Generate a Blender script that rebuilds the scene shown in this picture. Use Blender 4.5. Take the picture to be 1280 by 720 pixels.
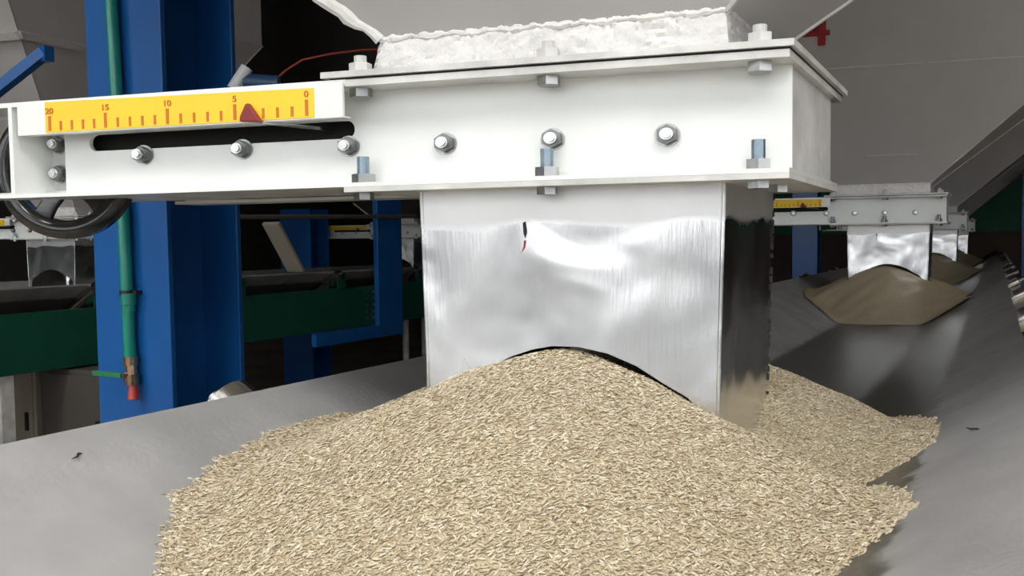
import bpy, math, random
import numpy as np
from mathutils import Vector, Matrix
random.seed(7); rng = np.random.default_rng(7)
for o in list(bpy.data.objects): bpy.data.objects.remove(o)
scene = bpy.context.scene; COL = scene.collection

# ------------------------------------------------------------------ camera
cam_d = bpy.data.cameras.new('camera'); cam = bpy.data.objects.new('camera', cam_d); COL.objects.link(cam)
cam_d.sensor_width = 36.0; cam_d.lens = 36.0 * 1100 / 1280; cam_d.clip_start = 0.02
R_ = Vector((0.87745726, 0.47945682, -0.01378104)); D_ = Vector((0.01216794, -0.05097215, -0.99862595)); F_ = Vector((-0.47950047, 0.8760839, -0.05055989))
cam.matrix_world = Matrix(((R_.x, -D_.x, -F_.x, 0), (R_.y, -D_.y, -F_.y, 0), (R_.z, -D_.z, -F_.z, 1.6), (0, 0, 0, 1)))
scene.camera = cam

# ------------------------------------------------------------------ world, light, exposure
w = bpy.data.worlds.new('world'); scene.world = w; w.use_nodes = True
w.node_tree.nodes['Background'].inputs[0].default_value = (0.75, 0.85, 1, 1)
w.node_tree.nodes['Background'].inputs[1].default_value = 0.3
WINDOW_STRENGTH = 1.9
ROOF_FILL_STRENGTH = 15.0
scene.view_settings.view_transform = 'Standard'; scene.view_settings.look = 'None'
scene.view_settings.exposure = -0.06; scene.view_settings.gamma = 1.0
scene.view_settings.use_curve_mapping = False

# ------------------------------------------------------------------ materials
def mat(name, col, rough=0.5, metal=0.0, var=0.12, vscale=6.0, bump=0.0, bscale=40.0, col2=None, emit=0, coat=0, stretch=(1, 1, 1), vdetail=5.0):
    m = bpy.data.materials.new(name); m.use_nodes = True
    nt = m.node_tree; n = nt.nodes; l = nt.links; b = n['Principled BSDF']
    b.inputs['Roughness'].default_value = rough; b.inputs['Metallic'].default_value = metal
    if coat: b.inputs['Coat Weight'].default_value = coat; b.inputs['Coat Roughness'].default_value = 0.12
    tc = n.new('ShaderNodeTexCoord'); mp = n.new('ShaderNodeMapping'); mp.inputs['Scale'].default_value = stretch
    l.new(tc.outputs['Object'], mp.inputs[0])
    no = n.new('ShaderNodeTexNoise'); no.inputs['Scale'].default_value = vscale; no.inputs['Detail'].default_value = vdetail
    l.new(mp.outputs[0], no.inputs['Vector'])
    rp = n.new('ShaderNodeValToRGB'); rp.color_ramp.elements[0].position = 0.3; rp.color_ramp.elements[1].position = 0.72
    c2 = col2 if col2 else tuple(max(0, c * (1 - var)) for c in col)
    rp.color_ramp.elements[0].color = (*c2, 1); rp.color_ramp.elements[1].color = (*col, 1)
    l.new(no.outputs[0], rp.inputs[0]); l.new(rp.outputs[0], b.inputs['Base Color'])
    if bump:
        nb = n.new('ShaderNodeTexNoise'); nb.inputs['Scale'].default_value = bscale; nb.inputs['Detail'].default_value = 4
        l.new(mp.outputs[0], nb.inputs['Vector'])
        bp = n.new('ShaderNodeBump'); bp.inputs['Strength'].default_value = min(1, bump); bp.inputs['Distance'].default_value = 0.004
        l.new(nb.outputs[0], bp.inputs['Height']); l.new(bp.outputs[0], b.inputs['Normal'])
    if emit:
        b.inputs['Emission Color'].default_value = (*col, 1); b.inputs['Emission Strength'].default_value = emit
    return m

M = {}
M['white'] = mat('white_gloss_paint', (.83, .84, .81), .32, 0, .07, 9, .08, 30, coat=.3)
M['white_rough'] = mat('lumpy_white_paint', (.78, .76, .73), .38, 0, .12, 25, .9, 55, coat=.3)
M['white_dirty'] = mat('dirty_white_paint', (.76, .75, .72), .45, 0, .35, 14, .3, 60)
M['gasket'] = mat('black_gasket', (.03, .028, .025), .8)
M['hopper'] = mat('grey_hopper_paint', (.48, .462, .45), .5, 0, .08, 3, .05, 20)
M['hopper_shade'] = mat('shaded_hopper_paint', (.045, .04, .037), .7, 0, .3, 3, .05, 20)  # hopper paint darkened, the shade is put into the colour
M['weld'] = mat('weld_line', (.62, .61, .58), .45, 0, .2, 30)
M['zinc'] = mat('zinc_steel', (.47, .47, .465), .32, 1, .25, 60, .15, 90)
M['nut_steel'] = mat('dull_nut_steel', (.24, .24, .24), .38, 1, .3, 60)
M['bright_zinc'] = mat('bright_bolt_end', (.75, .75, .74), .3, 1, .15, 60)
M['blue_zinc'] = mat('blued_steel', (.36, .44, .52), .42, 1, .3, 90, .1, 90)
M['yellow'] = mat('yellow_print', (.93, .62, .02), .4, 0, .06, 14)
M['orange_ink'] = mat('orange_ink', (.62, .16, .015), .5, 0, .05)
M['red'] = mat('dark_red_paint', (.27, .025, .022), .5, 0, .2, 40)
M['red_mark'] = mat('red_marking_paint', (.33, .02, .025), .55, 0, .1)
M['blue'] = mat('blue_paint', (.008, .115, .40), .36, 0, .22, 3.5, .08, 18, coat=.15)
M['green'] = mat('green_paint', (.006, .085, .055), .42, 0, .2, 5, .05, 20)
M['green_pipe'] = mat('green_pipe_paint', (.012, .30, .215), .3, 0, .12, 8, coat=.3)
M['brass'] = mat('brass', (.55, .36, .22), .3, 1, .3, 70)
M['red_plastic'] = mat('red_plastic', (.55, .06, .05), .35)
M['green_plastic'] = mat('green_plastic', (.03, .22, .09), .4)
M['black'] = mat('black_rubber', (.02, .02, .021), .42, 0, .3, 20, .05, 60)
M['wheel'] = mat('black_bakelite', (.025, .024, .023), .22, 0, .3, 20, coat=.6)
M['chrome'] = mat('chrome_roller', (.72, .71, .69), .2, 1, .2, 30, .05, 30)
M['cab_beige'] = mat('beige_cabinet', (.42, .38, .31), .5, 0, .1, 4)
M['cab_grey'] = mat('grey_cabinet', (.11, .10, .088), .55, 0, .12, 4)
M['floor'] = mat('concrete_floor', (.40, .33, .26), .6, 0, .35, 1.3, .1, 12)
M['wall'] = mat('dark_wall', (.06, .053, .047), .8, 0, .2, 1.0)
M['front_wall'] = mat('grey_blue_wall', (.20, .225, .27), .7, 0, .15, 1.0)
M['ceiling'] = mat('ceiling_sheet', (.16, .155, .15), .8, 0, .15, 1.0)
M['clad'] = mat('green_cladding', (.02, .20, .10), .6, 0, .2, 2)
M['brown'] = mat('brown_dado', (.12, .085, .06), .7, 0, .25, 2)
M['cable'] = mat('red_cable', (.35, .03, .02), .5)
M['clear'] = mat('frosted_cap', (.62, .63, .63), .3, 0, .2, 60)
M['navy'] = mat('navy_body', (.02, .06, .14), .4)
M['pane'] = mat('daylight_pane', (.93, .97, 1.0), .3, 0, .02, 1, emit=WINDOW_STRENGTH)
M['roof_fill'] = mat('roof_fill_sheet', (1, .985, .95), .3, 0, .02, 1, emit=ROOF_FILL_STRENGTH)  # added glow for the roof fill panels
M['sliver'] = mat('dark_sliver', (.02, .017, .014), .7)

def chute_mat():
    m = mat('polished_stainless', (.83, .825, .82), .16, 1, .07, 10)
    nt = m.node_tree; n = nt.nodes; l = nt.links; b = n['Principled BSDF']
    tc = n.new('ShaderNodeTexCoord')
    n1 = n.new('ShaderNodeTexNoise'); n1.inputs['Scale'].default_value = 5.5; n1.inputs['Detail'].default_value = 1.5; n1.inputs['Distortion'].default_value = .6
    mp = n.new('ShaderNodeMapping'); mp.inputs['Scale'].default_value = (60, 60, 5); l.new(tc.outputs['Object'], mp.inputs[0])
    n2 = n.new('ShaderNodeTexNoise'); n2.inputs['Scale'].default_value = 4; n2.inputs['Detail'].default_value = 4
    l.new(tc.outputs['Object'], n1.inputs['Vector']); l.new(mp.outputs[0], n2.inputs['Vector'])
    b1 = n.new('ShaderNodeBump'); b1.inputs['Strength'].default_value = .22; b1.inputs['Distance'].default_value = .05
    b2 = n.new('ShaderNodeBump'); b2.inputs['Strength'].default_value = .12; b2.inputs['Distance'].default_value = .002
    l.new(n1.outputs[0], b1.inputs['Height']); l.new(n2.outputs[0], b2.inputs['Height']); l.new(b1.outputs[0], b2.inputs['Normal']); l.new(b2.outputs[0], b.inputs['Normal'])
    rr = n.new('ShaderNodeMapRange'); rr.inputs[3].default_value = .12; rr.inputs[4].default_value = .34
    n3 = n.new('ShaderNodeTexNoise'); n3.inputs['Scale'].default_value = 9; n3.inputs['Detail'].default_value = 6; l.new(tc.outputs['Object'], n3.inputs['Vector'])
    l.new(n3.outputs[0], rr.inputs[0])
    sx = n.new('ShaderNodeSeparateXYZ'); l.new(tc.outputs['Object'], sx.inputs[0])
    ad = n.new('ShaderNodeMath'); ad.operation = 'MULTIPLY_ADD'; l.new(n3.outputs[0], ad.inputs[0]); ad.inputs[1].default_value = .05; l.new(sx.outputs[2], ad.inputs[2])
    zr = n.new('ShaderNodeMapRange'); l.new(ad.outputs[0], zr.inputs[0]); zr.inputs[1].default_value = .345; zr.inputs[2].default_value = .353   # brushed strip under the flange
    mx = n.new('ShaderNodeMix'); l.new(zr.outputs[0], mx.inputs[0]); l.new(rr.outputs[0], mx.inputs[2]); mx.inputs[3].default_value = .55; l.new(mx.outputs[0], b.inputs['Roughness'])
    return m
M['chute'] = chute_mat()

def rice_mat(per_grain):
    m = bpy.data.materials.new('rice_grain' if per_grain else 'rice_bed'); m.use_nodes = True
    nt = m.node_tree; n = nt.nodes; l = nt.links; b = n['Principled BSDF']
    b.inputs['Roughness'].default_value = .38
    rp = n.new('ShaderNodeValToRGB'); e = rp.color_ramp.elements
    if per_grain:
        oi = n.new('ShaderNodeObjectInfo'); src = oi.outputs['Random']
        cols = [(0, (.22, .155, .085)), (.07, (.36, .285, .18)), (.45, (.485, .405, .275)), (.8, (.55, .475, .34)), (1, (.70, .64, .52))]
    else:
        tc = n.new('ShaderNodeTexCoord'); no = n.new('ShaderNodeTexNoise'); no.inputs['Scale'].default_value = 260; no.inputs['Detail'].default_value = 2
        l.new(tc.outputs['Object'], no.inputs['Vector']); src = no.outputs[0]
        cols = [(.25, (.28, .215, .13)), (.45, (.40, .325, .21)), (.7, (.50, .43, .30))]
        bp = n.new('ShaderNodeBump'); bp.inputs['Strength'].default_value = .7; bp.inputs['Distance'].default_value = .003
        l.new(src, bp.inputs['Height']); l.new(bp.outputs[0], b.inputs['Normal'])
    while len(e) < len(cols): e.new(.5)
    for k, (p, c) in enumerate(cols): e[k].position = p; e[k].color = (*c, 1)
    l.new(src, rp.inputs[0]); l.new(rp.outputs[0], b.inputs['Base Color'])
    if per_grain:
        b.inputs['Subsurface Weight'].default_value = 0.0
    return m
M['rice'] = rice_mat(False); M['grain'] = rice_mat(True)

BC = -0.47          # centre line of the conveyor, x
def belt_mat():
    # dusty pale grey rubber at both rims, darker polished rubber where the grain runs, ragged border between
    m = bpy.data.materials.new('belt_rubber'); m.use_nodes = True
    nt = m.node_tree; n = nt.nodes; l = nt.links; b = n['Principled BSDF']
    tc = n.new('ShaderNodeTexCoord'); sx = n.new('ShaderNodeSeparateXYZ'); l.new(tc.outputs['Object'], sx.inputs[0])
    def math_(op, a, c):
        q = n.new('ShaderNodeMath'); q.operation = op
        for i, v in enumerate((a, c)):
            if v is None: continue
            if isinstance(v, (int, float)): q.inputs[i].default_value = v
            else: l.new(v, q.inputs[i])
        return q.outputs[0]
    ax = math_('ABSOLUTE', sx.outputs[0], None)
    no = n.new('ShaderNodeTexNoise'); no.inputs['Scale'].default_value = 28; no.inputs['Detail'].default_value = 4; l.new(tc.outputs['Object'], no.inputs['Vector'])
    j = math_('MULTIPLY', math_('SUBTRACT', no.outputs[0], .5), .06)
    mr = n.new('ShaderNodeMapRange'); mr.inputs[1].default_value = .275; mr.inputs[2].default_value = .29; l.new(math_('ADD', math_('ABSOLUTE', math_('SUBTRACT', sx.outputs[0], .10), None), j), mr.inputs[0])
    n2 = n.new('ShaderNodeTexNoise'); n2.inputs['Scale'].default_value = 7; n2.inputs['Detail'].default_value = 8; l.new(tc.outputs['Object'], n2.inputs['Vector'])
    r1 = n.new('ShaderNodeValToRGB'); r1.color_ramp.elements[0].position = .35; r1.color_ramp.elements[1].position = .7
    r1.color_ramp.elements[0].color = (.25, .247, .243, 1); r1.color_ramp.elements[1].color = (.335, .33, .325, 1)
    l.new(n2.outputs[0], r1.inputs[0])
    mx = n.new('ShaderNodeMix'); mx.data_type = 'RGBA'; l.new(mr.outputs[0], mx.inputs[0])
    mx.inputs[6].default_value = (.07, .066, .06, 1); l.new(r1.outputs[0], mx.inputs[7]); l.new(mx.outputs[2], b.inputs['Base Color'])
    rm = n.new('ShaderNodeMapRange'); rm.inputs[3].default_value = .34; rm.inputs[4].default_value = .55; l.new(mr.outputs[0], rm.inputs[0]); l.new(rm.outputs[0], b.inputs['Roughness'])
    nb = n.new('ShaderNodeTexNoise'); nb.inputs['Scale'].default_value = 60; nb.inputs['Detail'].default_value = 5; l.new(tc.outputs['Object'], nb.inputs['Vector'])
    # a worn band of fine pitting a hand's width inside the rim
    band = n.new('ShaderNodeMapRange'); band.inputs[1].default_value = .05; band.inputs[2].default_value = .0; l.new(math_('ABSOLUTE', math_('SUBTRACT', ax, .468), None), band.inputs[0])
    nc = n.new('ShaderNodeTexNoise'); nc.inputs['Scale'].default_value = 110; nc.inputs['Detail'].default_value = 3; l.new(tc.outputs['Object'], nc.inputs['Vector'])
    hgt = math_('ADD', math_('MULTIPLY', nb.outputs[0], .5), math_('MULTIPLY', nc.outputs[0], math_('MULTIPLY', band.outputs[0], 1.1)))
    bp = n.new('ShaderNodeBump'); bp.inputs['Strength'].default_value = .35; bp.inputs['Distance'].default_value = .003
    l.new(hgt, bp.inputs['Height']); l.new(bp.outputs[0], b.inputs['Normal'])
    return m
M['belt'] = belt_mat()

# ------------------------------------------------------------------ mesh helpers (all in world metres)
ORIG = {}
class MB:
    def __init__(s): s.v = []; s.f = []
    def add(s, vs, fs):
        k = len(s.v); s.v += [tuple(x) for x in vs]; s.f += [tuple(i + k for i in q) for q in fs]; return s
    def box(s, x0, x1, y0, y1, z0, z1, fn=None):
        vs = [(x, y, z) for z in (z0, z1) for y in (y0, y1) for x in (x0, x1)]
        if fn: vs = [fn(*p) for p in vs]
        return s.add(vs, [(0, 2, 3, 1), (4, 5, 7, 6), (0, 1, 5, 4), (2, 6, 7, 3), (0, 4, 6, 2), (1, 3, 7, 5)])
    def prism(s, poly, fa, fb):     # poly of 2-tuples, fa / fb map to the front and back face
        n = len(poly); vs = [fa(*p) for p in poly] + [fb(*p) for p in poly]
        return s.add(vs, [tuple(range(n)), tuple(range(2 * n - 1, n - 1, -1))] + [(i, n + i, n + (i + 1) % n, (i + 1) % n) for i in range(n)])
    def tube(s, pts, r, n=12, cap=True, flat=1.0):
        pts = [Vector(p) for p in pts]; rr = r if isinstance(r, (list, tuple)) else [r] * len(pts)
        rings = []; prev = None
        for i, p in enumerate(pts):
            t = (pts[min(i + 1, len(pts) - 1)] - pts[max(i - 1, 0)])
            if t.length < 1e-9: t = prev_t
            t = t.normalized(); prev_t = t
            if prev is None: a = t.orthogonal().normalized()
            else: a = (prev - t * prev.dot(t)).normalized()
            prev = a; b = t.cross(a)
            rings.append([p + (a * math.cos(2 * math.pi * k / n) + b * math.sin(2 * math.pi * k / n)) * rr[i] for k in range(n)])
        vs = [q for ring in rings for q in ring]; fs = []
        for i in range(len(pts) - 1):
            for k in range(n): fs.append((i * n + k, i * n + (k + 1) % n, (i + 1) * n + (k + 1) % n, (i + 1) * n + k))
        if cap: fs += [tuple(range(n - 1, -1, -1)), tuple((len(pts) - 1) * n + k for k in range(n))]
        return s.add(vs, fs)
    def mesh(s, name, m, origin=(0, 0, 0), smooth=False):
        me = bpy.data.meshes.new(name); o = origin
        me.from_pydata([(x - o[0], y - o[1], z - o[2]) for x, y, z in s.v], [], s.f); me.update()
        import bmesh
        bm = bmesh.new(); bm.from_mesh(me); bmesh.ops.recalc_face_normals(bm, faces=bm.faces); bm.to_mesh(me); bm.free()
        me.materials.append(M[m] if isinstance(m, str) else m)
        if smooth:
            me.polygons.foreach_set('use_smooth', [True] * len(me.polygons)); me.set_sharp_from_angle(angle=math.radians(38))
        return me
    def build(s, name, m, parent=None, origin=None, smooth=False, bevel=0):
        o = origin if origin is not None else (ORIG[parent.name] if parent else (0, 0, 0))
        ob = bpy.data.objects.new(name, s.mesh(name, m, o, smooth)); COL.objects.link(ob); ORIG[ob.name] = o
        if parent: ob.parent = parent
        else: ob.location = o
        if bevel:
            bv = ob.modifiers.new('bevel', 'BEVEL'); bv.width = bevel; bv.segments = 2; bv.limit_method = 'ANGLE'
        return ob
def tag(o, label=None, cat=None, group=None, kind=None):
    for k, v in (('label', label), ('category', cat), ('group', group), ('kind', kind)):
        if v: o[k] = v
    return o
def empty(name, loc, label=None, cat=None, group=None):
    o = bpy.data.objects.new(name, None); COL.objects.link(o); o.location = loc; o.empty_display_size = .05; ORIG[o.name] = tuple(loc)
    return tag(o, label, cat, group)
def inst(name, me, parent, pos, rotz=0.0, scale=None):
    ob = bpy.data.objects.new(name, me); COL.objects.link(ob); po = ORIG[parent.name]
    ob.parent = parent; ob.location = (pos[0] - po[0], pos[1] - po[1], pos[2] - po[2]); ob.rotation_euler = (0, 0, rotz); ORIG[ob.name] = tuple(pos)
    return ob
def copy_tree(o, parent=None):
    c = o.copy(); COL.objects.link(c); c.parent = parent
    for ch in o.children: copy_tree(ch, c)
    return c
def moved(o, delta, label=None, group=None):
    c = copy_tree(o); c.location = o.location + Vector(delta)
    if label: c['label'] = label
    if group: c['group'] = group
    return c

# gate frame: a along the gate, d along the belt, z up
UX, UY = 0.97498, 0.222293; G0x, G0y = -0.46583, 1.00474
GROT = math.atan2(UY, UX)
def g(a, d, z): return (G0x + UX * a, G0y + UY * a + d, z)

# ------------------------------------------------------------------ the hall
def hall():
    X0, X1, Y0, Y1, H = -13.0, 5.5, -4.2, 19.0, 6.2
    tag(MB().box(X0, X1, Y0, Y1, -.2, 0).build('floor', 'floor'), kind='structure')
    tag(MB().box(X0, X1, Y0, Y1, H, H + .2).build('ceiling', 'ceiling'), kind='structure')
    tag(MB().box(X0 - .2, X0, Y0, Y1, 0, H).build('wall_left', 'wall'), kind='structure')
    tag(MB().box(X1, X1 + .2, Y0, Y1, 0, H).build('wall_right', 'wall'), kind='structure')
    tag(MB().box(X0, X1, Y1, Y1 + .2, 0, H).build('wall_back', 'wall'), kind='structure')
    tag(MB().box(X0, X1, Y1 - .05, Y1, 0, 1.7).build('trim_1', 'brown'), kind='structure')
    tag(MB().box(X0, X1, Y1 - .06, Y1, 1.7, 3.25).build('trim_2', 'clad'), kind='structure')
    for k, x in enumerate((-4.3, -1.3, 1.7, 3.9)):      # glowing roof panels added to light the rice and belt from above
        f = MB().box(x - .06, x + 1.26, -3.9, -.3, H - .04, H).build('window_%d' % (k + 5), 'white_dirty'); tag(f, kind='structure')
        for j in range(3): MB().box(x, x + 1.2, -3.85 + 1.18 * j, -2.75 + 1.18 * j, H - .06, H - .045).build('pane', 'roof_fill', f)
    # front wall, behind the photographer, with a row of big windows
    wins = [(-7.2, -5.0), (-4.4, -2.2), (-1.6, .6), (1.2, 3.4)]; zb, zt = 1.55, 4.3
    m = MB(); xs = [X0] + [v for wv in wins for v in wv] + [X1]
    for i in range(0, len(xs), 2): m.box(xs[i], xs[i + 1], Y0 - .2, Y0, 0, H)
    for a, b in wins: m.box(a, b, Y0 - .2, Y0, 0, zb); m.box(a, b, Y0 - .2, Y0, zt, H)
    tag(m.build('wall_front', 'front_wall'), kind='structure')
    for k, (a, b) in enumerate(wins):
        fr = MB()
        for x in (a, a + (b - a) / 3, a + 2 * (b - a) / 3, b): fr.box(x - .03, x + .03, Y0 - .1, Y0 - .03, zb, zt)
        for z in (zb, (zb + zt) / 2, zt): fr.box(a, b, Y0 - .1, Y0 - .03, z - .03, z + .03)
        f = tag(fr.build('window_%d' % (k + 1), 'white_dirty'), kind='structure')
        for i in range(3):
            for j in range(2):
                x0 = a + (b - a) * i / 3 + .03; x1 = a + (b - a) * (i + 1) / 3 - .03; z0 = zb + (zt - zb) * j / 2 + .03; z1 = zb + (zt - zb) * (j + 1) / 2 - .03
                MB().box(x0, x1, Y0 - .08, Y0 - .07, z0, z1).build('pane', 'pane', f)
    for k, (a, b) in enumerate(((-3.6, -1.4), (-.8, 1.4))):      # unseen windows added on the right to light the gate's end web
        f = MB()
        for y in (a, (a + b) / 2, b): f.box(X1 - .06, X1, y - .03, y + .03, zb, zt)
        for z in (zb, (zb + zt) / 2, zt): f.box(X1 - .06, X1, a, b, z - .03, z + .03)
        f = tag(f.build('window_%d' % (k + 9), 'white_dirty'), kind='structure')
        for i in range(2):
            for j in range(2):
                MB().box(X1 - .03, X1 - .02, a + (b - a) * i / 2 + .03, a + (b - a) * (i + 1) / 2 - .03, zb + (zt - zb) * j / 2 + .03, zb + (zt - zb) * (j + 1) / 2 - .03).build('pane', 'pane', f)
hall()

# ------------------------------------------------------------------ belts, frames and idlers
FLAT, HALF, ZC = .19, .53, 1.189; TAN = .188 / .34
def belt_z(dx):
    t = max(0.0, abs(dx) - FLAT); c = .05
    return ZC + TAN * (math.sqrt(t * t + c * c) - c + .0 if t < 1e-9 else t * TAN / TAN - (0 if t > c * 2 else 0)) if False else ZC + TAN * t
def make_belt(cx, y0, y1, label):
    prof = [-HALF, -.47, -.4, -.33, -.26, -.215, -.19, -.165, -.1, 0, .1, .165, .19, .215, .26, .33, .4, .47, HALF]
    def pz(x):
        e = .03; t = abs(x) - FLAT
        return ZC + TAN * (0 if t < -e else t if t > e else (t + e) ** 2 / (4 * e))
    n = 120; m = MB(); ys = [y0 + (y1 - y0) * i / n for i in range(n + 1)]; k = len(prof)
    vs = []
    for th in (0, -.011):
        for y in ys:
            for x in prof: vs.append((cx + x, y, pz(x) + th))
    N = (n + 1) * k; fs = []
    for i in range(n):
        for j in range(k - 1):
            q = (i * k + j, i * k + j + 1, (i + 1) * k + j + 1, (i + 1) * k + j); fs.append(q); fs.append(tuple(N + t for t in q[::-1]))
        for j in (0, k - 1):
            fs.append((i * k + j, (i + 1) * k + j, N + (i + 1) * k + j, N + i * k + j))
    m.add(vs, fs)
    b = m.build('conveyor_belt', 'belt', origin=(cx, 0, 0), smooth=True)
    return tag(b, label, 'conveyor belt')
make_belt(BC, -1.2, 17.5, 'grey troughed conveyor belt carrying the foreground rice heap under the polished chute')
LB = -5.2          # offset of the second line
make_belt(BC + LB, -1.2, 17.5, 'grey conveyor belt on the far green frame beyond the blue pillar')

def make_frame(cx, y0, y1, label):
    t = empty('conveyor_trestle', (cx, y0, 0), label, 'frame')
    for s in (-1, 1):
        segs = [(y0, 2.7), (2.72, 6.7), (6.74, 10.7), (10.74, y1)]
        for a, b in segs:
            m = MB()     # channel section, web outside
            x = cx + s * .57
            m.box(min(x, x + s * .012), max(x, x + s * .012), a, b, .86, 1.22)
            m.box(min(x, x - s * .07), max(x, x - s * .07), a, b, 1.208, 1.22); m.box(min(x, x - s * .07), max(x, x - s * .07), a, b, .86, .872)
            bm = m.build('side_beam', 'green', t)
            for zz in (.93, .99, 1.05, 1.11, 1.17):
                for yy in (b - .12, b - .22):
                    MB().tube([(x + s * .012, yy, zz), (x + s * .026, yy, zz)], .014, 6).build('bolt', 'zinc', bm)
        for yy in (y0 + .3, 3.1, 9.2, 15.2):
            x = cx + s * .53; MB().box(x - .03, x + .03, yy - .04, yy + .04, 0, .86).build('leg', 'white_dirty', t)
    for yy in np.arange(y0 + .3, y1, 2.0):
        MB().box(cx - .56, cx + .56, yy - .03, yy + .03, .88, .94).build('cross_member', 'green', t)
    return t
make_frame(BC, -1.0, 17.3, 'green channel frame carrying the foreground grey belt')
make_frame(BC + LB, -1.0, 17.3, 'dark green channel frame carrying the conveyor belt beyond the blue pillar')

def make_idler(cx, y, label, group):
    t = empty('idler_set', (cx, y, 1.22), label, 'idler', group); r = .05; ang = math.atan(TAN)
    MB().box(cx - .565, cx + .565, y + .055, y + .075, .98, 1.07).build('base_bracket', 'green', t)
    for s in (-1, 1):
        MB().box(cx + s * .592 - .006, cx + s * .592 + .006, y - .03, y + .075, 1.222, 1.36).build('upright', 'green', t)
        nx, nz = -s * math.sin(ang), math.cos(ang)
        def wp(h, off): return (cx + s * h + -nx * 0 + nx * -off, y, ZC + TAN * (h - FLAT) - .012 - nz * off)
        a = wp(.23, r); b = wp(.575, r); e = wp(.60, r)
        ro = MB().tube([a, b], r, 20).build('wing_roller', 'chrome', t, smooth=True)
        MB().tube([b, e], .014, 10).build('axle_end', 'zinc', ro, smooth=True)
        MB().tube([wp(.575, r), wp(.578, r)], [r * .82, r * .8], 20).build('end_cap', 'black', ro)
    MB().tube([(cx - .185, y, ZC - .012 - r), (cx + .185, y, ZC - .012 - r)], r, 20).build('centre_roller', 'chrome', t, smooth=True)
    return t
ID0 = make_idler(BC, 1.0, 'chrome troughing idler with green bracket under the foreground belt beside the blue pillar', 'troughing idlers under the foreground belt')
for k in range(1, 12):
    moved(ID0, (0, 1.2 * k, 0), 'chrome troughing idler with green bracket under the belt edge farther down the line')
for k in range(2, 8):
    moved(ID0, (LB, 1.2 * k + .3, 0), 'troughing idler on green bracket under the conveyor beyond the blue pillar', 'idlers under the belt beyond the pillar')

# ------------------------------------------------------------------ slide gate
def hexa(r, n=6, sx=1.0): return [(sx * r * math.cos(math.pi / 6 + i * math.tau / n), r * math.sin(math.pi / 6 + i * math.tau / n)) for i in range(n)]
def disc_y(m, poly, y0, y1): m.prism(poly, lambda x, z: (x, y0, z), lambda x, z: (x, y1, z))
def disc_z(m, poly, z0, z1): m.prism(poly, lambda x, y: (x, y, z0), lambda x, y: (x, y, z1))
m = MB(); disc_y(m, hexa(.0075, 14, 1.15), 0, -.018); disc_y(m, hexa(.0055, 14, 1.15), -.018, -.0215); ME_SHANK = m.mesh('shank', 'bright_zinc')
m = MB(); disc_y(m, hexa(.0125, 6, 1.15), -.002, -.011); disc_y(m, hexa(.0105, 14, 1.15), -.011, -.0122); ME_NUT = m.mesh('nut', 'nut_steel')
m = MB(); disc_y(m, hexa(.0148, 20, 1.12), .001, -.002); ME_WASH = m.mesh('washer', 'zinc')
m = MB(); disc_z(m, hexa(.0085, 14), -.018, .036); ME_VSH = m.mesh('vertical_shank', 'blue_zinc')
m = MB(); disc_z(m, hexa(.016, 6), .0005, .0125); ME_VNUT = m.mesh('vertical_nut', 'zinc')
m = MB(); disc_z(m, hexa(.014, 6), -.0225, -.0125); ME_VHEAD = m.mesh('bolt_head', 'zinc')
m = MB(); disc_z(m, hexa(.0085, 14), -.03, .024); ME_TSH = m.mesh('top_shank', 'white_dirty')
m = MB(); disc_z(m, hexa(.0155, 6), .0, .014); ME_TNUT = m.mesh('top_nut', 'white_dirty')
m = MB(); disc_z(m, hexa(.0155, 6), -.0315, -.0195); ME_THEAD = m.mesh('top_head', 'zinc')

def text_mesh(s, size, m, extrude=.0006):
    c = bpy.data.curves.new('txt', 'FONT'); c.body = s; c.size = size; c.extrude = extrude; c.align_x = 'CENTER'; c.align_y = 'CENTER'; c.offset = size * .012
    o = bpy.data.objects.new('txt', c); COL.objects.link(o)
    bpy.context.view_layer.update()
    me = bpy.data.meshes.new_from_object(o.evaluated_get(bpy.context.evaluated_depsgraph_get()))
    bpy.data.objects.remove(o); me.materials.clear(); me.materials.append(M[m]); me.name = 'lettering'
    return me

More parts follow.
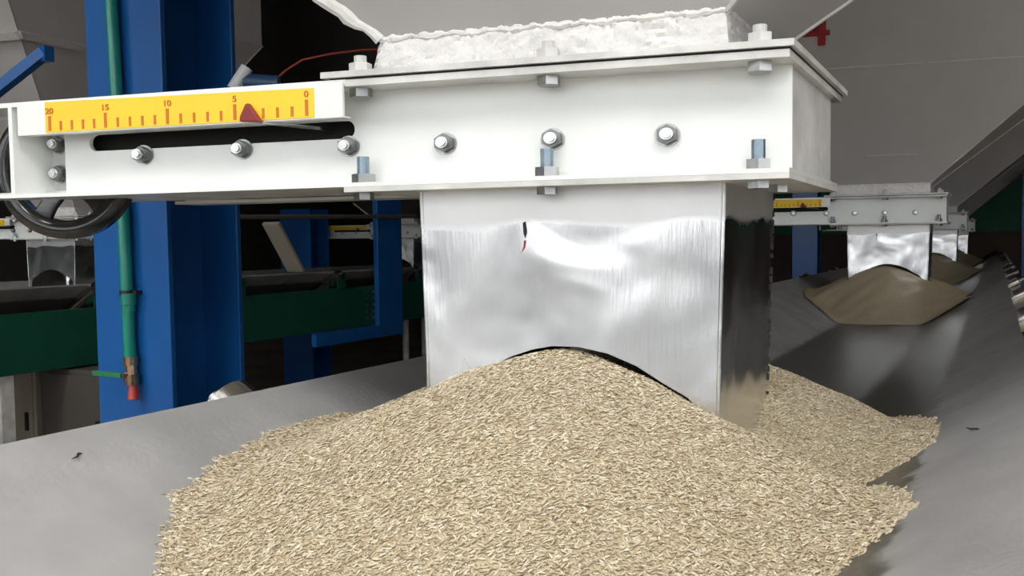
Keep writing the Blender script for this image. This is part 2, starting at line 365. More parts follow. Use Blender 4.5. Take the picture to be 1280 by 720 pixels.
def make_gate():
    t = empty('slide_gate', g(0, .2, 1.675)); B = lambda: MB()
    A0, A1 = -.86, .262; BX = -.305
    # web with the slot (two plates meeting on the slot's middle line)
    wd0, wd1 = .048, .054; s0, s1, sb, st = -.77, -.325, 1.7495, 1.7745; sm = (sb + st) / 2; sr = (st - sb) / 2
    L0, L1 = -.816, .256; z0, z1 = 1.684, 1.815
    arcL = [(s0 + sr - sr * math.cos(q), sr * math.sin(q)) for q in np.linspace(0, math.pi / 2, 6)]
    up = [(L0, sm)] + [(x, sm + dz) for x, dz in arcL] + [(s0 + s1 - x, sm + dz) for x, dz in arcL[::-1]] + [(L1, sm), (L1, z1), (L0, z1)]
    lo = [(L0, sm)] + [(x, sm - dz) for x, dz in arcL] + [(s0 + s1 - x, sm - dz) for x, dz in arcL[::-1]] + [(L1, sm), (L1, z0), (L0, z0)]
    mm = B()
    for poly in (up, lo): mm.prism(poly, lambda a, z: g(a, wd0, z), lambda a, z: g(a, wd1, z))
    web = mm.build('front_web', 'white', t)
    # flanges
    m2 = B().box(A0 - .16, BX, .0, .07, 1.815, 1.822, g); m2.build('arm_top_flange', 'white', t)
    m2 = B().box(BX, A1, .0, .07, 1.8125, 1.8215, g).box(.19, A1, .07, .40, 1.8125, 1.8215, g).box(BX, A1, .34, .40, 1.8125, 1.8215, g).box(BX, BX + .06, .07, .34, 1.8125, 1.8215, g)
    m2.build('box_top_flange', 'white_dirty', t)
    m2 = B().box(A0 - .13, A1, .0, .05, 1.679, 1.6845, g).box(.2, A1, .05, .36, 1.679, 1.6845, g).box(A0, A1, .30, .36, 1.679, 1.6845, g)
    m2.build('bottom_flange', 'white', t)
    B().box(A0 - .1, .2, .05, .30, 1.686, 1.691, g).build('slide_floor', 'white_dirty', t)
    B().box(.246, .252, .054, .36, 1.6845, 1.8125, g).build('end_web', 'white_dirty', t)
    B().box(A0 - .02, .25, .345, .351, 1.6845, 1.8125, g).build('rear_web', 'white_dirty', t)
    B().box(A0 + .005, .19, .080, .086, 1.70, 1.812, g).build('slot_shade_plate', 'gasket', t)  # dark plate added behind the slot for the shade inside the arm
    B().box(A0, BX, .07, .345, 1.8155, 1.8195, g).build('arm_shade_cover', 'white_dirty', t)  # unseen cover added to keep light out of the arm
    B().box(A0 - .0, L0 + .02, .064, .070, 1.6845, 1.815, g).build('recess_panel', 'white_dirty', t)
    # end plate with a rectangular opening seen through from the front
    B().box(A0 - .004, A0 + .003, 0, .075, 1.6845, 1.815, g).build('end_plate', 'white', t)
    B().box(A0 - .16, A0 - .153, .0, .07, 1.6845, 1.815, g).build('outer_plate', 'white', t)
    # scale plate, ruler, ticks and numbers
    sp = B().box(-.842, -.306, -.004, .0, 1.7715, 1.8185, g).box(-.842, -.306, .0, .012, 1.7715, 1.7735, g).build('scale_plate', 'white', t)
    ru = B().prism([(-.79, 1.7735), (-.348, 1.7735), (-.348, 1.8125), (-.79, 1.8185)], lambda a, z: g(a, -.0052, z), lambda a, z: g(a, -.0038, z)).build('ruler', 'yellow', t)
    def tick_a(v): return np.interp(v, [0, 5, 10, 15, 20], [-.3585, -.469, -.578, -.683, -.7815])
    for v in range(21):
        a = float(tick_a(v)); big = v % 5 == 0; h = .0215 if big else .0135; wv = .0022 if big else .0018
        MB().box(a - wv, a + wv, -.0060, -.0050, 1.7760, 1.7760 + h, g).build('tick', 'orange_ink', ru)
        if big:
            tm = text_mesh(str(v), .0125, 'orange_ink'); ob = inst('number', tm, ru, g(a, -.0056, 1.8045), 0); ob.rotation_euler = (math.pi / 2, 0, GROT); ob.scale = (1.15, .95, 1)
    # red pointer riding in the slot
    pt = B().prism([(-.456, 1.772), (-.421, 1.7695), (-.4265, 1.776), (-.4415, 1.7965), (-.4455, 1.7965), (-.455, 1.779)], lambda a, z: g(a, -.014, z), lambda a, z: g(a, -.0075, z)).build('pointer', 'red', t, bevel=.002)
    B().prism([(-.43, 1.7685), (-.43, 1.7735), (-.375, 1.767), (-.37, 1.762)], lambda a, z: g(a, -.006 if a < -.4 else .04, z), lambda a, z: g(a, .0 if a < -.4 else .06, z)).build('pointer_arm', 'zinc', pt)
    # through bolts on the web
    for a, z, d in [(-.842, 1.7185, .064), (-.6715, 1.7401, wd0), (-.5031, 1.7414, wd0), (-.3339, 1.7385, wd0), (-.1912, 1.7362, wd0), (-.0422, 1.7352, wd0), (.106, 1.7335, wd0), (-.842, 1.764, .064)]:
        sh = inst('web_bolt', ME_SHANK, t, g(a, d, z), GROT)
        for nm, me in (('nut', ME_NUT), ('washer', ME_WASH)):
            q = bpy.data.objects.new(nm, me); COL.objects.link(q); q.parent = sh
    for a in (-.2971, -.0397, .2218):
        sh = inst('flange_bolt', ME_VSH, t, g(a, .024, 1.6845), GROT)
        for nm, me in (('nut', ME_VNUT), ('head', ME_VHEAD)):
            q = bpy.data.objects.new(nm, me); COL.objects.link(q); q.parent = sh
    sh = inst('flange_bolt', ME_VSH, t, g(.222, .13, 1.6845), GROT)
    for nm, me in (('nut', ME_VNUT), ('head', ME_VHEAD)):
        q = bpy.data.objects.new(nm, me); COL.objects.link(q); q.parent = sh
    for a, d in ((-.298, .024), (-.036, .024), (.2235, .024), (.222, .13), (.222, .3)):
        sh = inst('hopper_bolt', ME_TSH, t, g(a, d, 1.832), GROT)
        for nm, me in (('nut', ME_TNUT), ('head', ME_THEAD)):
            q = bpy.data.objects.new(nm, me); COL.objects.link(q); q.parent = sh
    return t
GATE = make_gate()
tag(GATE, 'white slide gate with numbered yellow ruler and red pointer above the foreground polished chute', 'slide gate', 'slide gates along the foreground belt')

# ------------------------------------------------------------------ polished chute
def make_chute():
    t = empty('discharge_chute', g(0, .2, 1.30)); F0, F1 = .045, .325
    def W(z, side):  # slight taper towards the mouth
        k = (1.674 - z) / .28
        return (-.2265 + .006 * k) if side < 0 else (.176 - .008 * k)
    zb = 1.30
    arch = [(-.200, 1.30), (-.196, 1.372), (-.185, 1.397), (-.169, 1.412), (-.135, 1.433), (-.1, 1.4495), (-.072, 1.459), (-.045, 1.4640), (-.01, 1.4635), (.029, 1.4555), (.066, 1.440), (.101, 1.418), (.131, 1.401), (.150, 1.38), (.156, 1.36), (.158, 1.30)]
    def panel(d, name):
        poly = [(W(zb, -1), zb)] + arch + [(W(zb, 1), zb), (W(1.672, 1), 1.672), (W(1.672, -1), 1.672)]
        return MB().prism(poly, lambda a, z: g(a, d, z), lambda a, z: g(a, d + .003, z)).build(name, 'chute', t)
    fp = panel(F0, 'front_panel')
    for poly, mm in (([(-.083, 1.627), (-.079, 1.629), (-.077, 1.615), (-.0795, 1.606), (-.0822, 1.613)], 'sliver'), ([(-.0815, 1.604), (-.0785, 1.604), (-.080, 1.594), (-.085, 1.588), (-.0825, 1.596)], 'red')):
        MB().prism(poly, lambda a, z: g(a, F0 - .0004, z), lambda a, z: g(a, F0 + .0005, z)).build('stain', mm, fp)
    rp = panel(F1, 'rear_panel')
    for nm, sd, th in (('side_panel', 1, -.003), ('side_panel', -1, .003)):
        m = MB(); vs = []
        for z in (1.30, 1.672):
            for d in (F0 + .003, F1):
                for k in (0, th): vs.append(g(W(z, sd) + k, d, z))
        m.add(vs, [(0, 2, 6, 4), (1, 5, 7, 3), (0, 1, 3, 2), (4, 6, 7, 5), (0, 4, 5, 1), (2, 3, 7, 6)])
        s_ = m.build(nm, 'chute', t)
        wb = MB(); r = random.Random(3)
        for z in np.arange(1.31, 1.665, .0125):
            if r.random() < .8: wb.tube([g(W(z, sd), F1 + .001, z), g(W(z, sd), F1 + .001, z + .006 + r.random() * .005)], .0028, 6)
        wb.build('weld_stitches', 'gasket', s_)
    # rounded folded front corners
    for sd in (-1, 1):
        MB().tube([g(W(1.30, sd), F0 + .0015, 1.30), g(W(1.672, sd), F0 + .0015, 1.672)], .0032, 10).build('corner_fold', 'chute', t, smooth=True)
    m = MB().box(-.31, .262, .0, .045, 1.672, 1.6788, g).box(-.31, .262, .325, .36, 1.672, 1.6788, g).box(-.31, -.225, .045, .325, 1.672, 1.6788, g).box(.175, .262, .045, .325, 1.672, 1.6788, g)
    m.build('mounting_flange', 'white_dirty', t)
    return t
CHUTE = make_chute(); tag(CHUTE, 'polished stainless steel chute with arched mouth standing in the foreground rice heap', 'chute', 'discharge chutes along the foreground belt')

# ------------------------------------------------------------------ hopper
def make_hopper(paint, mw=1.2, nw=.7):
    t = empty('hopper', g(0, .2, 1.824))
    a0, a1, d0, d1 = -.288, .176, .056, .335; zn0, zn1, zt = 1.832, 1.884, 3.15
    MB().box(-.338, .268, -.004, .42, 1.8245, 1.8325, g).build('base_flange', 'white_dirty', t)
    MB().box(-.330, .262, .004, .41, 1.8215, 1.8245, g).build('gasket', 'gasket', t)
    # neck: slightly waisted, lumpy paint, subdivided with real unevenness
    r = np.random.default_rng(5)
    lump = r.random((400,)); 
    def wall(p, q, nu, nv, amp, name, m_, th):
        # p,q: bottom pair and top pair of corner points, outward lumps along normal
        P = [Vector(v) for v in (p[0], p[1], q[0], q[1])]; nrm = (P[1] - P[0]).cross(P[2] - P[0]).normalized()
        vs = []; fs = []
        for layer in (0, 1):
            for j in range(nv + 1):
                for i in range(nu + 1):
                    u, v = i / nu, j / nv; b = P[0].lerp(P[1], u).lerp(P[2].lerp(P[3], u), v)
                    k = amp * r.random() if layer == 0 and 0 < i < nu and 0 < j < nv else 0
                    vs.append(tuple(b + nrm * (k if layer == 0 else -th)))
        N = (nu + 1) * (nv + 1)
        for j in range(nv):
            for i in range(nu):
                k = j * (nu + 1) + i; f = (k, k + 1, k + nu + 2, k + nu + 1); fs.append(f); fs.append(tuple(N + x for x in f[::-1]))
        for i in range(nu):
            for k, s in ((i, 1), (nv * (nu + 1) + i, -1)):
                f = (k, k + 1, N + k + 1, N + k); fs.append(f)
        for j in range(nv):
            for k in (j * (nu + 1), j * (nu + 1) + nu):
                f = (k, k + nu + 1, N + k + nu + 1, N + k); fs.append(f)
        return MB().add(vs, fs).build(name, m_, t, smooth=True)
    c = lambda a, d, z: g(a, d, z)
    corners = [(a0, d0), (a1, d0), (a1, d1), (a0, d1)]
    zz1 = [1.884] * 4
    for i, nm in enumerate(('neck_front', 'neck_side', 'neck_rear', 'neck_side')):
        A, Bc = corners[i], corners[(i + 1) % 4]; za, zb = zz1[i], zz1[(i + 1) % 4]
        fl = .012 if paint != 'hopper_shade' else 0
        fo = lambda v: v - .016 if v < 0 else v + .004
        wall((c(fo(A[0]), A[1], zn0), c(fo(Bc[0]), Bc[1], zn0)), (c(A[0], A[1], za), c(Bc[0], Bc[1], zb)), 90, 10, .0045, nm, 'white_rough' if i == 0 else 'hopper', .004)
    # flared bin: four sheets
    def top(a, d, z0_, sa, sd, z): k = z - z0_; return (a + sa * mw * k, d + sd * nw * k)
    sg = [(-1, -1), (1, -1), (1, 1), (-1, 1)]
    names = ('front_sheet', 'side_sheet', 'rear_sheet', 'side_sheet'); sheets = []
    for i in range(4):
        j = (i + 1) % 4; P = []
        for kk, z in ((i, None), (j, None), (j, zt), (i, zt)):
            (a, d), s = corners[kk], sg[kk]
            if z is None: P.append(Vector(c(a, d, zz1[kk])))
            else: q = top(a, d, zz1[kk], s[0], s[1], zt); P.append(Vector(c(q[0], q[1], zt)))
        nrm = (P[1] - P[0]).cross(P[3] - P[0]).normalized()
        vs = [tuple(p) for p in P] + [tuple(p - nrm * .005) for p in P]
        sh = MB().add(vs, [(0, 1, 2, 3), (7, 6, 5, 4), (0, 4, 5, 1), (1, 5, 6, 2), (2, 6, 7, 3), (3, 7, 4, 0)]).build(names[i], paint, t)
        sheets.append((sh, P, nrm))
        # seams between courses of plate
        for z in (2.03, 2.44) if i in (0, 1, 3) else ():
            f = (z - P[0].z) / (zt - P[0].z); A = P[0].lerp(P[3], f); Bq = P[1].lerp(P[2], f)
            if i == 0 and z < 2.2: A, Bq = A.lerp(Bq, .42), A.lerp(Bq, .72)
            MB().tube([A, Bq], .0026, 6).build('weld_seam', 'weld' if paint != 'hopper_shade' else paint, sh)
        f = (2.9 - P[0].z) / (zt - P[0].z); A = P[0].lerp(P[3], f); Bq = P[1].lerp(P[2], f); o_ = nrm * .035; dn = (P[0] - P[3]).normalized() * .05
        vs = [tuple(v) for v in (A, Bq, Bq + dn, A + dn, A + o_, Bq + o_, Bq + o_ + dn, A + o_ + dn)]
        MB().add(vs, [(0, 1, 2, 3), (7, 6, 5, 4), (0, 4, 5, 1), (1, 5, 6, 2), (2, 6, 7, 3), (3, 7, 4, 0)]).build('stiffener', paint, sh)
    # corner welds of the flare and the lumpy bead where neck meets flare
    rr = random.Random(4)
    for i in range(4):
        P = sheets[i][1]; MB().tube([P[0], P[3]], .004, 6).build('corner_weld', 'weld' if paint != 'hopper_shade' else paint, t)
    for i in (0, 1, 3):
        P = sheets[i][1]; n = 160; ph = rr.random() * 9
        wob = lambda k, a: math.sin(k * .31 + a + ph) * .5 + math.sin(k * .83 + 2 * a) * .3 + rr.uniform(-.35, .35)
        pts = [P[0].lerp(P[1], k / n) + Vector((0, 0, .0022 * wob(k, 1))) for k in range(n + 1)]
        MB().tube(pts, [.0048 + .0022 * wob(k, 4) for k in range(n + 1)], 8).build('weld_bead', 'white_rough' if i == 0 else 'hopper', t, smooth=True)
    P = sheets[0][1]; n = 26
    for edge in ((0, 3),):   # thick painted bead creeping up the front left corner
        e = P[edge[0]].lerp(P[edge[1]], .14); pts = [P[edge[0]].lerp(e, k / n) + Vector((rr.uniform(-.002, .002), -.002, rr.uniform(-.002, .002))) for k in range(n + 1)]
        MB().tube(pts, [rr.uniform(.005, .011) for _ in pts], 8).build('weld_bead', 'white_rough', t, smooth=True)
    # upright bin walls above the flare
    (qa, qd) = top(a0, d0, zz1[0], -1, -1, zt); (qb, qe) = top(a1, d1, zz1[2], 1, 1, zt)
    m = MB().box(qa, qb, qd, qd + .01, zt, 5.6, g).box(qa, qb, qe - .01, qe, zt, 5.6, g).box(qa, qa + .01, qd, qe, zt, 5.6, g).box(qb - .01, qb, qd, qe, zt, 5.6, g)
    m.build('bin_wall', paint, t)
    return t, sheets
HOP, SHEETS = make_hopper('hopper'); tag(HOP, 'grey hopper with lumpy white painted neck bolted on top of the foreground slide gate', 'hopper', 'hoppers along the foreground belt')

# ------------------------------------------------------------------ rice heap
AX, AY = g(-.04, .055, 0)[:2]
TH = [-180, -137, -125, -90, -45, -20, 0, 25, 90, 180]; SL = [.43, .43, .52, .56, .63, .62, .50, .48, .5, .43]
def lobe(x, y, ax, ay, top, back):
    dx, dy = x - ax, y - ay
    th = math.degrees(math.atan2(dy, dx)); s = float(np.interp(th, TH, SL))
    if back: dyy = dy * (1.9 if dy < 0 else 1.0)
    else: dyy = dy * (1.9 if dy > 0 else 1.0)
    r = math.hypot(dx, dyy); c = .06
    return top - s * (math.sqrt(r * r + c * c) - c)
def heap_z(x, y):
    z1 = lobe(x, y, AX, AY, 1.462, False)
    z2 = lobe(x, y, AX + .02, AY + .36, 1.456, True)
    nz = .004 * math.sin(x * 31 + y * 17) * math.sin(y * 23 - x * 11) + .003 * math.sin(x * 57 - y * 43)
    return max(z1, z2) + nz * .8
def heap_mesh(step):
    xs = np.arange(BC - .53, BC + .53 + 1e-6, step); ys = np.arange(.15, 2.25, step); idx = {}; vs = []; fs = []
    def vid(i, j):
        if (i, j) not in idx:
            x, y = xs[i], ys[j]; t = abs(x - BC) - FLAT; e = .03
            bz = ZC + TAN * (0 if t < -e else t if t > e else (t + e) ** 2 / (4 * e)); hh = heap_z(x, y) - bz; hh = (hh + math.sqrt(hh * hh + .026 ** 2)) / 2 - .006
            idx[(i, j)] = len(vs); vs.append((x, y, bz + max(hh, -.0015))); ok.append(hh)
        return idx[(i, j)]
    ok = []
    for i in range(len(xs) - 1):
        for j in range(len(ys) - 1):
            q = [vid(i, j), vid(i + 1, j), vid(i + 1, j + 1), vid(i, j + 1)]
            if max(ok[k] for k in q) > 0: fs.append(tuple(q))
    return MB().add(vs, fs)
HM = heap_mesh(.010)
used = sorted({i for f in HM.f for i in f}); rem = {k: i for i, k in enumerate(used)}
HM.v = [HM.v[k] for k in used]; HM.f = [tuple(rem[k] for k in f) for f in HM.f]
RICE = HM.build('rice_heap', 'rice', origin=(AX, AY + .15, 1.19), smooth=True)
tag(RICE, 'large heap of loose white rice grains spilling from the foreground chute mouth', 'rice', None, 'stuff')
for k, lab in ((1, 'rice heap under the chute of the hopper marked with a red 4'), (2, 'rice heap on the belt right behind the heap under the hopper marked 4'), (3, 'rice heap at the distant end of the foreground belt')):
    c = moved(RICE, (0, 4.0 * k, 0), lab)
    c.scale = (.96, 1.0, .98); c.location.z = 1.193
def grains(ob):
    ng = bpy.data.node_groups.new('grains', 'GeometryNodeTree'); ng.is_modifier = True
    ng.interface.new_socket('Geometry', in_out='INPUT', socket_type='NodeSocketGeometry'); ng.interface.new_socket('Geometry', in_out='OUTPUT', socket_type='NodeSocketGeometry')
    n = ng.nodes; l = ng.links; gi = n.new('NodeGroupInput'); go = n.new('NodeGroupOutput')
    dp = n.new('GeometryNodeDistributePointsOnFaces'); dp.inputs['Density'].default_value = 115000
    ico = n.new('GeometryNodeMeshIcoSphere'); ico.inputs['Radius'].default_value = 1.0; ico.inputs['Subdivisions'].default_value = 2
    sm = n.new('GeometryNodeSetShadeSmooth'); tr = n.new('GeometryNodeTransform'); tr.inputs['Scale'].default_value = (.0036, .00105, .0009)
    se = n.new('GeometryNodeSetMaterial'); se.inputs['Material'].default_value = M['grain']
    ip = n.new('GeometryNodeInstanceOnPoints')
    rv = n.new('FunctionNodeRandomValue'); rv.data_type = 'FLOAT_VECTOR'; rv.inputs[0].default_value = (-.3, -.42, -1.35); rv.inputs[1].default_value = (.3, .42, 1.35)
    e2r = n.new('FunctionNodeEulerToRotation'); l.new(rv.outputs[0], e2r.inputs[0])
    al = n.new('FunctionNodeAlignRotationToVector'); al.axis = 'Z'; l.new(dp.outputs['Normal'], al.inputs['Vector'])
    ro = n.new('FunctionNodeRotateRotation'); ro.rotation_space = 'LOCAL'; l.new(al.outputs[0], ro.inputs[0]); l.new(e2r.outputs[0], ro.inputs[1])
    rs = n.new('FunctionNodeRandomValue'); rs.data_type = 'FLOAT'; rs.inputs[2].default_value = .75; rs.inputs[3].default_value = 1.15
    l.new(gi.outputs[0], dp.inputs['Mesh']); l.new(ico.outputs[0], sm.inputs[0]); l.new(sm.outputs[0], tr.inputs[0]); l.new(tr.outputs[0], se.inputs[0]); l.new(se.outputs[0], ip.inputs['Instance'])
    l.new(dp.outputs['Points'], ip.inputs['Points']); l.new(ro.outputs[0], ip.inputs['Rotation']); l.new(rs.outputs[1], ip.inputs['Scale'])
    # lift grains by small random amounts so they pile over each other
    sp = n.new('GeometryNodeSetPosition'); ov = n.new('FunctionNodeRandomValue'); ov.data_type = 'FLOAT_VECTOR'; ov.inputs[0].default_value = (0, 0, -.0005); ov.inputs[1].default_value = (0, 0, .003)
    l.new(ip.outputs[0], sp.inputs[0]); l.new(ov.outputs[0], sp.inputs['Offset'])
    jn = n.new('GeometryNodeJoinGeometry'); l.new(gi.outputs[0], jn.inputs[0]); l.new(sp.outputs[0], jn.inputs[0]); l.new(jn.outputs[0], go.inputs[0])
    md = ob.modifiers.new('grains', 'NODES'); md.node_group = ng
grains(RICE)

# ------------------------------------------------------------------ repeats of gate, chute, hopper down the line
ORD = {1: ('under the hopper marked with a red 4',), 2: ('next behind the one under the hopper marked 4',), 3: ('last in the row on the foreground belt',)}
for k in (1, 2, 3):
    d = (0, 4.0 * k, 0)
    moved(GATE, d, 'white slide gate with yellow ruler ' + ORD[k][0])
    moved(CHUTE, d, 'polished steel chute with arched mouth ' + ORD[k][0])
    h = moved(HOP, d, 'grey flared hopper painted with a red number 4' if k == 1 else 'grey flared hopper ' + ORD[k][0].replace('the one under ', ''))
    if k == 1:
        sh, P, nrm = SHEETS[0]
        tm = text_mesh('4', .22, 'red_mark', .002)
        ob = bpy.data.objects.new('number', tm); COL.objects.link(ob)
        fs = [c for c in h.children if c.name.startswith('front_sheet')][0]; ob.parent = fs
        xa = (P[1] - P[0]); xa.z = 0; xa.normalize(); ya = nrm.cross(xa).normalized()
        if ya.z < 0: ya = -ya
        za = xa.cross(ya); ctr = Vector((-.765, 0, 2.60)); pl = P[0]
        # point on the sheet with this x and z
        ctr.y = pl.y - ((ctr.x - pl.x) * nrm.x + (ctr.z - pl.z) * nrm.z) / nrm.y
        loc = ctr + (za * .004) - Vector(ORIG[HOP.name])
        ob.matrix_local = Matrix(((xa.x * 1.25, ya.x, za.x, loc.x), (xa.y * 1.25, ya.y, za.y, loc.y), (xa.z * 1.25, ya.z, za.z, loc.z), (0, 0, 0, 1)))
# the second line
HOPD, _ = make_hopper('hopper_shade', .9, .7)
tag(HOPD, 'hopper coloured dark for shade behind the blue hanger frame', 'hopper', None); HOPD.location += Vector((LB, 6.75, 0))
HOPB, _ = make_hopper('hopper', .42, .7); HOPB.location += Vector((LB, 2.75, 0))
tag(HOPB, 'steep grey hopper with a stiffener rib on the line beyond the blue pillar', 'hopper')
for k, (dy, tx) in enumerate(((2.75, 'beyond the handwheel on the second conveyor'), (6.75, 'behind the blue hanger frame on the second conveyor'))):
    moved(GATE, (LB, dy, 0), 'white slide gate with yellow ruler ' + tx, 'slide gates of the second line')
    moved(CHUTE, (LB, dy, 0), 'polished steel chute ' + tx, 'chutes of the second line')

# ------------------------------------------------------------------ handwheel
def handwheel():
    c = Vector((-1.395, .965, 1.735)); ax = Vector((.50, -.86, -.02)).normalized(); R = .117
    t = empty('handwheel', c, 'black glossy spoked handwheel behind the end of the foreground slide gate arm', 'handwheel')
    e1 = ax.cross(Vector((0, 0, 1))).normalized(); e2 = ax.cross(e1).normalized()
    P = lambda q, r, h=0: c + (e1 * math.cos(q) + e2 * math.sin(q)) * r + ax * h
    m = MB(); n = 56; k = 12; vs = []; fs = []
    for i in range(n):
        q = math.tau * i / n
        for j in range(k):
            f = math.tau * j / k; vs.append(tuple(P(q, R - .016 + .020 * math.cos(f) * (1 - .3 * abs(math.cos(f)) ** 8), .020 * math.sin(f))))
    for i in range(n):
        for j in range(k): fs.append((i * k + j, i * k + (j + 1) % k, ((i + 1) % n) * k + (j + 1) % k, ((i + 1) % n) * k + j))
    m.add(vs, fs).build('rim', 'wheel', t, smooth=True)
    MB().tube([c + ax * .022, c + ax * .018, c - ax * .028], [.02, .026, .028], 20).build('hub', 'wheel', t, smooth=True)
    for i in range(5):
        q = math.tau * i / 5 + 1.05; w0, w1 = .020, .017; h = .006
        tn = (-e1 * math.sin(q) + e2 * math.cos(q)); vs = []
        for r, ww, lift in ((.018, w0, -.008), (.065, .014, -.004), (R - .018, w1, 0)):
            for s in (-1, 1):
                for hh in (-h, h): vs.append(tuple(P(q, r, hh + lift) + tn * s * ww))
        fs = []
        for b in (0, 4): fs += [(b, b + 1, b + 5, b + 4), (b + 2, b + 6, b + 7, b + 3), (b + 1, b + 3, b + 7, b + 5), (b, b + 4, b + 6, b + 2)]
        fs += [(0, 2, 3, 1), (8, 9, 11, 10)]
        MB().add(vs, fs).build('spoke', 'wheel', t, bevel=.003)
    MB().tube([c - ax * .02, c + Vector((.06, .13, 0))], .012, 12).build('shaft', 'zinc', t, smooth=True)
    return t
handwheel()

# ------------------------------------------------------------------ blue columns with the green air pipe
def column(x0, x1, y0, y1, label, group, zt=2.42, name='steel_column'):
    t = empty(name, ((x0 + x1) / 2, (y0 + y1) / 2, 0), label, 'column', group); th = .013; xm = (x0 + x1) / 2
    MB().box(x0, x1, y0, y0 + th, 0, zt).build('flange', 'blue', t, bevel=.002)
    MB().box(x0, x1, y1 - th, y1, 0, zt).build('flange', 'blue', t, bevel=.002)
    MB().box(xm - .005, xm + .005, y0 + th, y1 - th, 0, zt).build('web', 'blue', t)
    MB().box(x0 - .06, x1 + .06, y0 - .06, y1 + .06, 0, .02).build('base_plate', 'blue', t)
    return t
CG = 'blue columns beside the foreground belt'
C1 = column(-1.835, -1.585, 1.33, 1.545, 'wide blue I-section column carrying the green air pipe', CG)
for k, tx in ((2, 'blue steel column seen past the right edge of the foreground chute'), (3, 'blue steel column standing just left of the chute under the hopper marked 4')):
    moved(C1, (0, 4.05 * k, 0), tx)
column(.30, .46, 12.4, 12.6, 'blue steel column rising beyond the chrome rollers on the belt\'s outer side', CG)
column(-6.80, -6.38, 7.2, 7.5, 'dark blue column standing behind the green beam and the hanger frame', 'columns of the second line', 2.0)

def air_pipe():
    pts = [(-1.7205, 1.312, 2.40), (-1.720, 1.312, 2.2), (-1.705, 1.312, 1.75), (-1.698, 1.312, 1.352)]
    t = empty('air_pipe', (-1.70, 1.312, 1.30), 'green air pipe with brass drain valve clipped to the blue column', 'pipe')
    MB().tube(pts, .0135, 16).build('pipe', 'green_pipe', t, smooth=True)
    cl = MB().tube([(-1.700, 1.312, 1.507), (-1.700, 1.312, 1.497)], .017, 16).build('clip', 'black', t)
    MB().box(-1.722, -1.672, 1.312, 1.33, 1.497, 1.507).build('clip_plate', 'black', cl)
    MB().tube([(-1.697, 1.312, 1.5), (-1.697, 1.312, 1.475), (-1.697, 1.312, 1.474), (-1.697, 1.312, 1.46)], [.017, .017, .0145, .0145], 16).build('coupling', 'green_pipe', t, smooth=True)
    v = MB().tube([(-1.696, 1.312, 1.358), (-1.696, 1.312, 1.340), (-1.696, 1.312, 1.339), (-1.694, 1.312, 1.318), (-1.694, 1.312, 1.317), (-1.693, 1.312, 1.295)], [.017, .017, .013, .013, .017, .016], 12).build('valve_body', 'brass', t)
    MB().tube([(-1.692, 1.312, 1.295), (-1.690, 1.311, 1.28), (-1.687, 1.308, 1.262)], [.009, .011, .012], 12).build('outlet_nozzle', 'red_plastic', v, smooth=True)
    MB().box(-1.80, -1.695, 1.288, 1.293, 1.312, 1.324).build('lever', 'green_plastic', v, bevel=.002)
    MB().tube([(-1.696, 1.312, 1.318), (-1.696, 1.288, 1.318)], .006, 8).build('lever_stem', 'brass', v)
air_pipe()

# ------------------------------------------------------------------ sensor and red cable behind the gate
t = empty('level_probe', (-1.12, 1.13, 1.83), 'small blue probe with frosted cap behind the gate arm', 'probe')
MB().tube([(-1.137, 1.10, 1.868), (-1.118, 1.115, 1.905)], .011, 14).build('cap', 'clear', t, smooth=True)
MB().tube([(-1.125, 1.115, 1.882), (-1.075, 1.145, 1.878)], .014, 14).build('body', 'navy', t, smooth=True)
MB().tube([(-1.118, 1.15, 1.70), (-1.10, 1.13, 1.88)], .006, 10).build('stem', 'zinc', t, smooth=True)
pts = [Vector(p) for p in [(-1.08, 1.142, 1.885), (-1.065, 1.15, 1.90), (-1.04, 1.165, 1.918), (-1.0, 1.19, 1.928), (-.95, 1.22, 1.935), (-.88, 1.27, 1.938), (-.80, 1.30, 1.95)]]
tag(MB().tube(pts, .0018, 6).build('red_cable', 'cable', origin=(-1.08, 1.142, 1.885), smooth=True), 'thin red cable arching from the small probe to the hopper', 'cable')

# ------------------------------------------------------------------ second line details
t = empty('hanger_frame', (-5.05, 6.7, .72), 'blue U-shaped hanger frame wrapped under the end of the green beam', 'frame')
MB().box(-5.084, -5.03, 6.60, 6.98, .74, 2.3).build('upright', 'blue', t, bevel=.004)
MB().box(-5.084, -5.03, 5.72, 6.60, .74, .855).build('bottom_bar', 'blue', t, bevel=.004)
MB().box(-6.25, -5.084, 6.62, 6.9, .74, .85).build('cross_bar', 'blue', t)
def cabinet(x0, x1, y0, y1, z1, m, label):
    t = empty('control_cabinet', ((x0 + x1) / 2, (y0 + y1) / 2, 0), label, 'cabinet')
    MB().box(x0, x1, y0, y1, .1, z1).build('body', m, t, bevel=.006)
    MB().box(x0, x1, y0 + .03, y1, 0, .1).build('plinth', 'black', t)
    d = MB().box(x0 + .02, x1 - .02, y0 - .018, y0, .14, z1 - .03).build('door', m, t, bevel=.004)
    MB().box(x1 - .07, x1 - .05, y0 - .035, y0 - .018, z1 * .5, z1 * .5 + .12).build('handle', 'black', d)
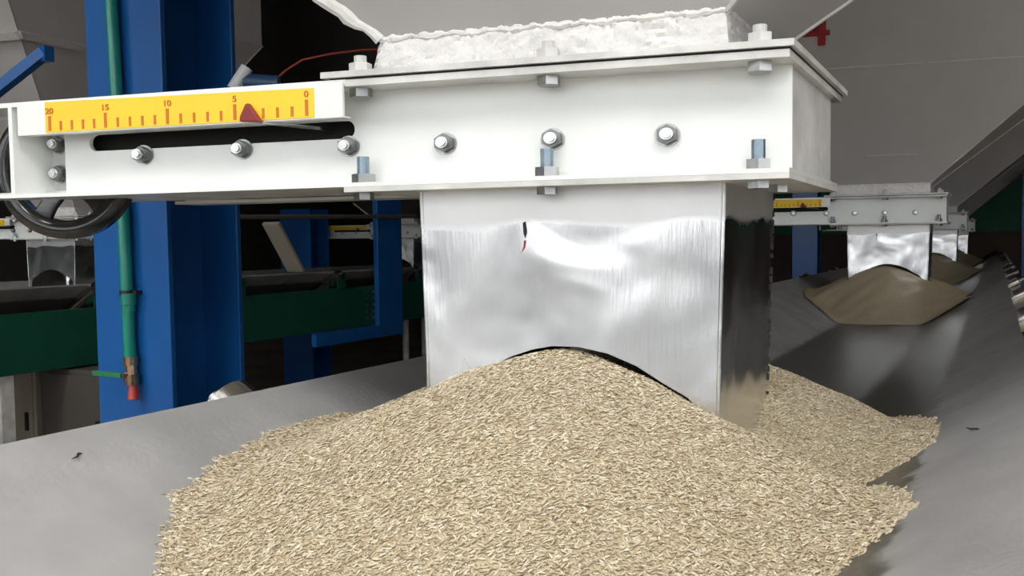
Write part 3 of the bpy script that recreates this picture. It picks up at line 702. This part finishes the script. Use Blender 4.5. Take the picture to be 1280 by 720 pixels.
cabinet(-6.25, -5.47, 3.5, 3.95, .845, 'cab_beige', 'beige control cabinet under the second conveyor')
cabinet(-5.40, -4.76, 3.5, 3.95, .845, 'cab_grey', 'dark grey control cabinet under the second conveyor')
for k, y in enumerate((7.6, 7.95, 8.4)):
    tag(MB().tube([(-5.45, y, 0), (-5.45, y, .9)], .035, 12).build('pipe_post', 'white_dirty', origin=(-5.45, y, 0), smooth=True), 'pale round post standing under the second conveyor past the hanger frame', 'post', 'pale posts under the second conveyor')
tag(MB().tube([(-5.01, 4.0, 1.81), (-5.01, 7.2, 1.88)], .02, 12).build('conduit_pipe', 'cab_grey', origin=(-5.01, 4.0, 1.81), smooth=True), 'thin grey horizontal conduit running over the green beam beyond the blue pillar', 'pipe')
tag(MB().box(0, .16, 0, .03, 0, .52).build('slanted_plate', 'cab_beige', origin=(0, 0, 0), bevel=.004), 'pale slanted plate added between the blue pillar and dark blue column', 'spout')  # made-up plate for a bright slanted panel of unknown kind
so = bpy.data.objects['slanted_plate']; so.location = (-5.24, 5.62, 1.385); so.rotation_euler = (math.radians(40), 0, math.radians(8))
t = empty('brace_strut', (-4.2, 2.5, 2.3), 'dark blue diagonal strut in front of the ribbed grey hopper', 'strut')
MB().tube([(-4.30, 2.48, 2.26), (-3.99, 2.67, 2.54)], .035, 4).build('bar', 'blue', t)
MB().box(-4.01, -3.96, 2.65, 2.70, 2.5, 2.57).build('end_lug', 'blue', t)
# slivers on the belt
for x, y, rz, tx in ((-.956, .66, .5, 'small dark sliver lying on the left wing of the foreground belt'), (-.02, 1.36, 1.0, 'small dark sliver lying on the belt right of the rice heap')):
    z = ZC + TAN * (abs(x - BC) - FLAT) + .001
    pts = [(0, -.012, 0), (.002, -.004, .002), (-.001, .004, .002), (.001, .013, .001)]
    ob = MB().tube([(a * 1, b, c) for a, b, c in pts], [.0004, .0014, .0016, .0004], 6).build('wood_sliver', 'sliver', origin=(0, 0, 0))
    ob.location = (x, y, z); ob.rotation_euler = (0, (1 if x > BC else -1) * -math.atan(TAN), rz); tag(ob, tx, 'sliver')
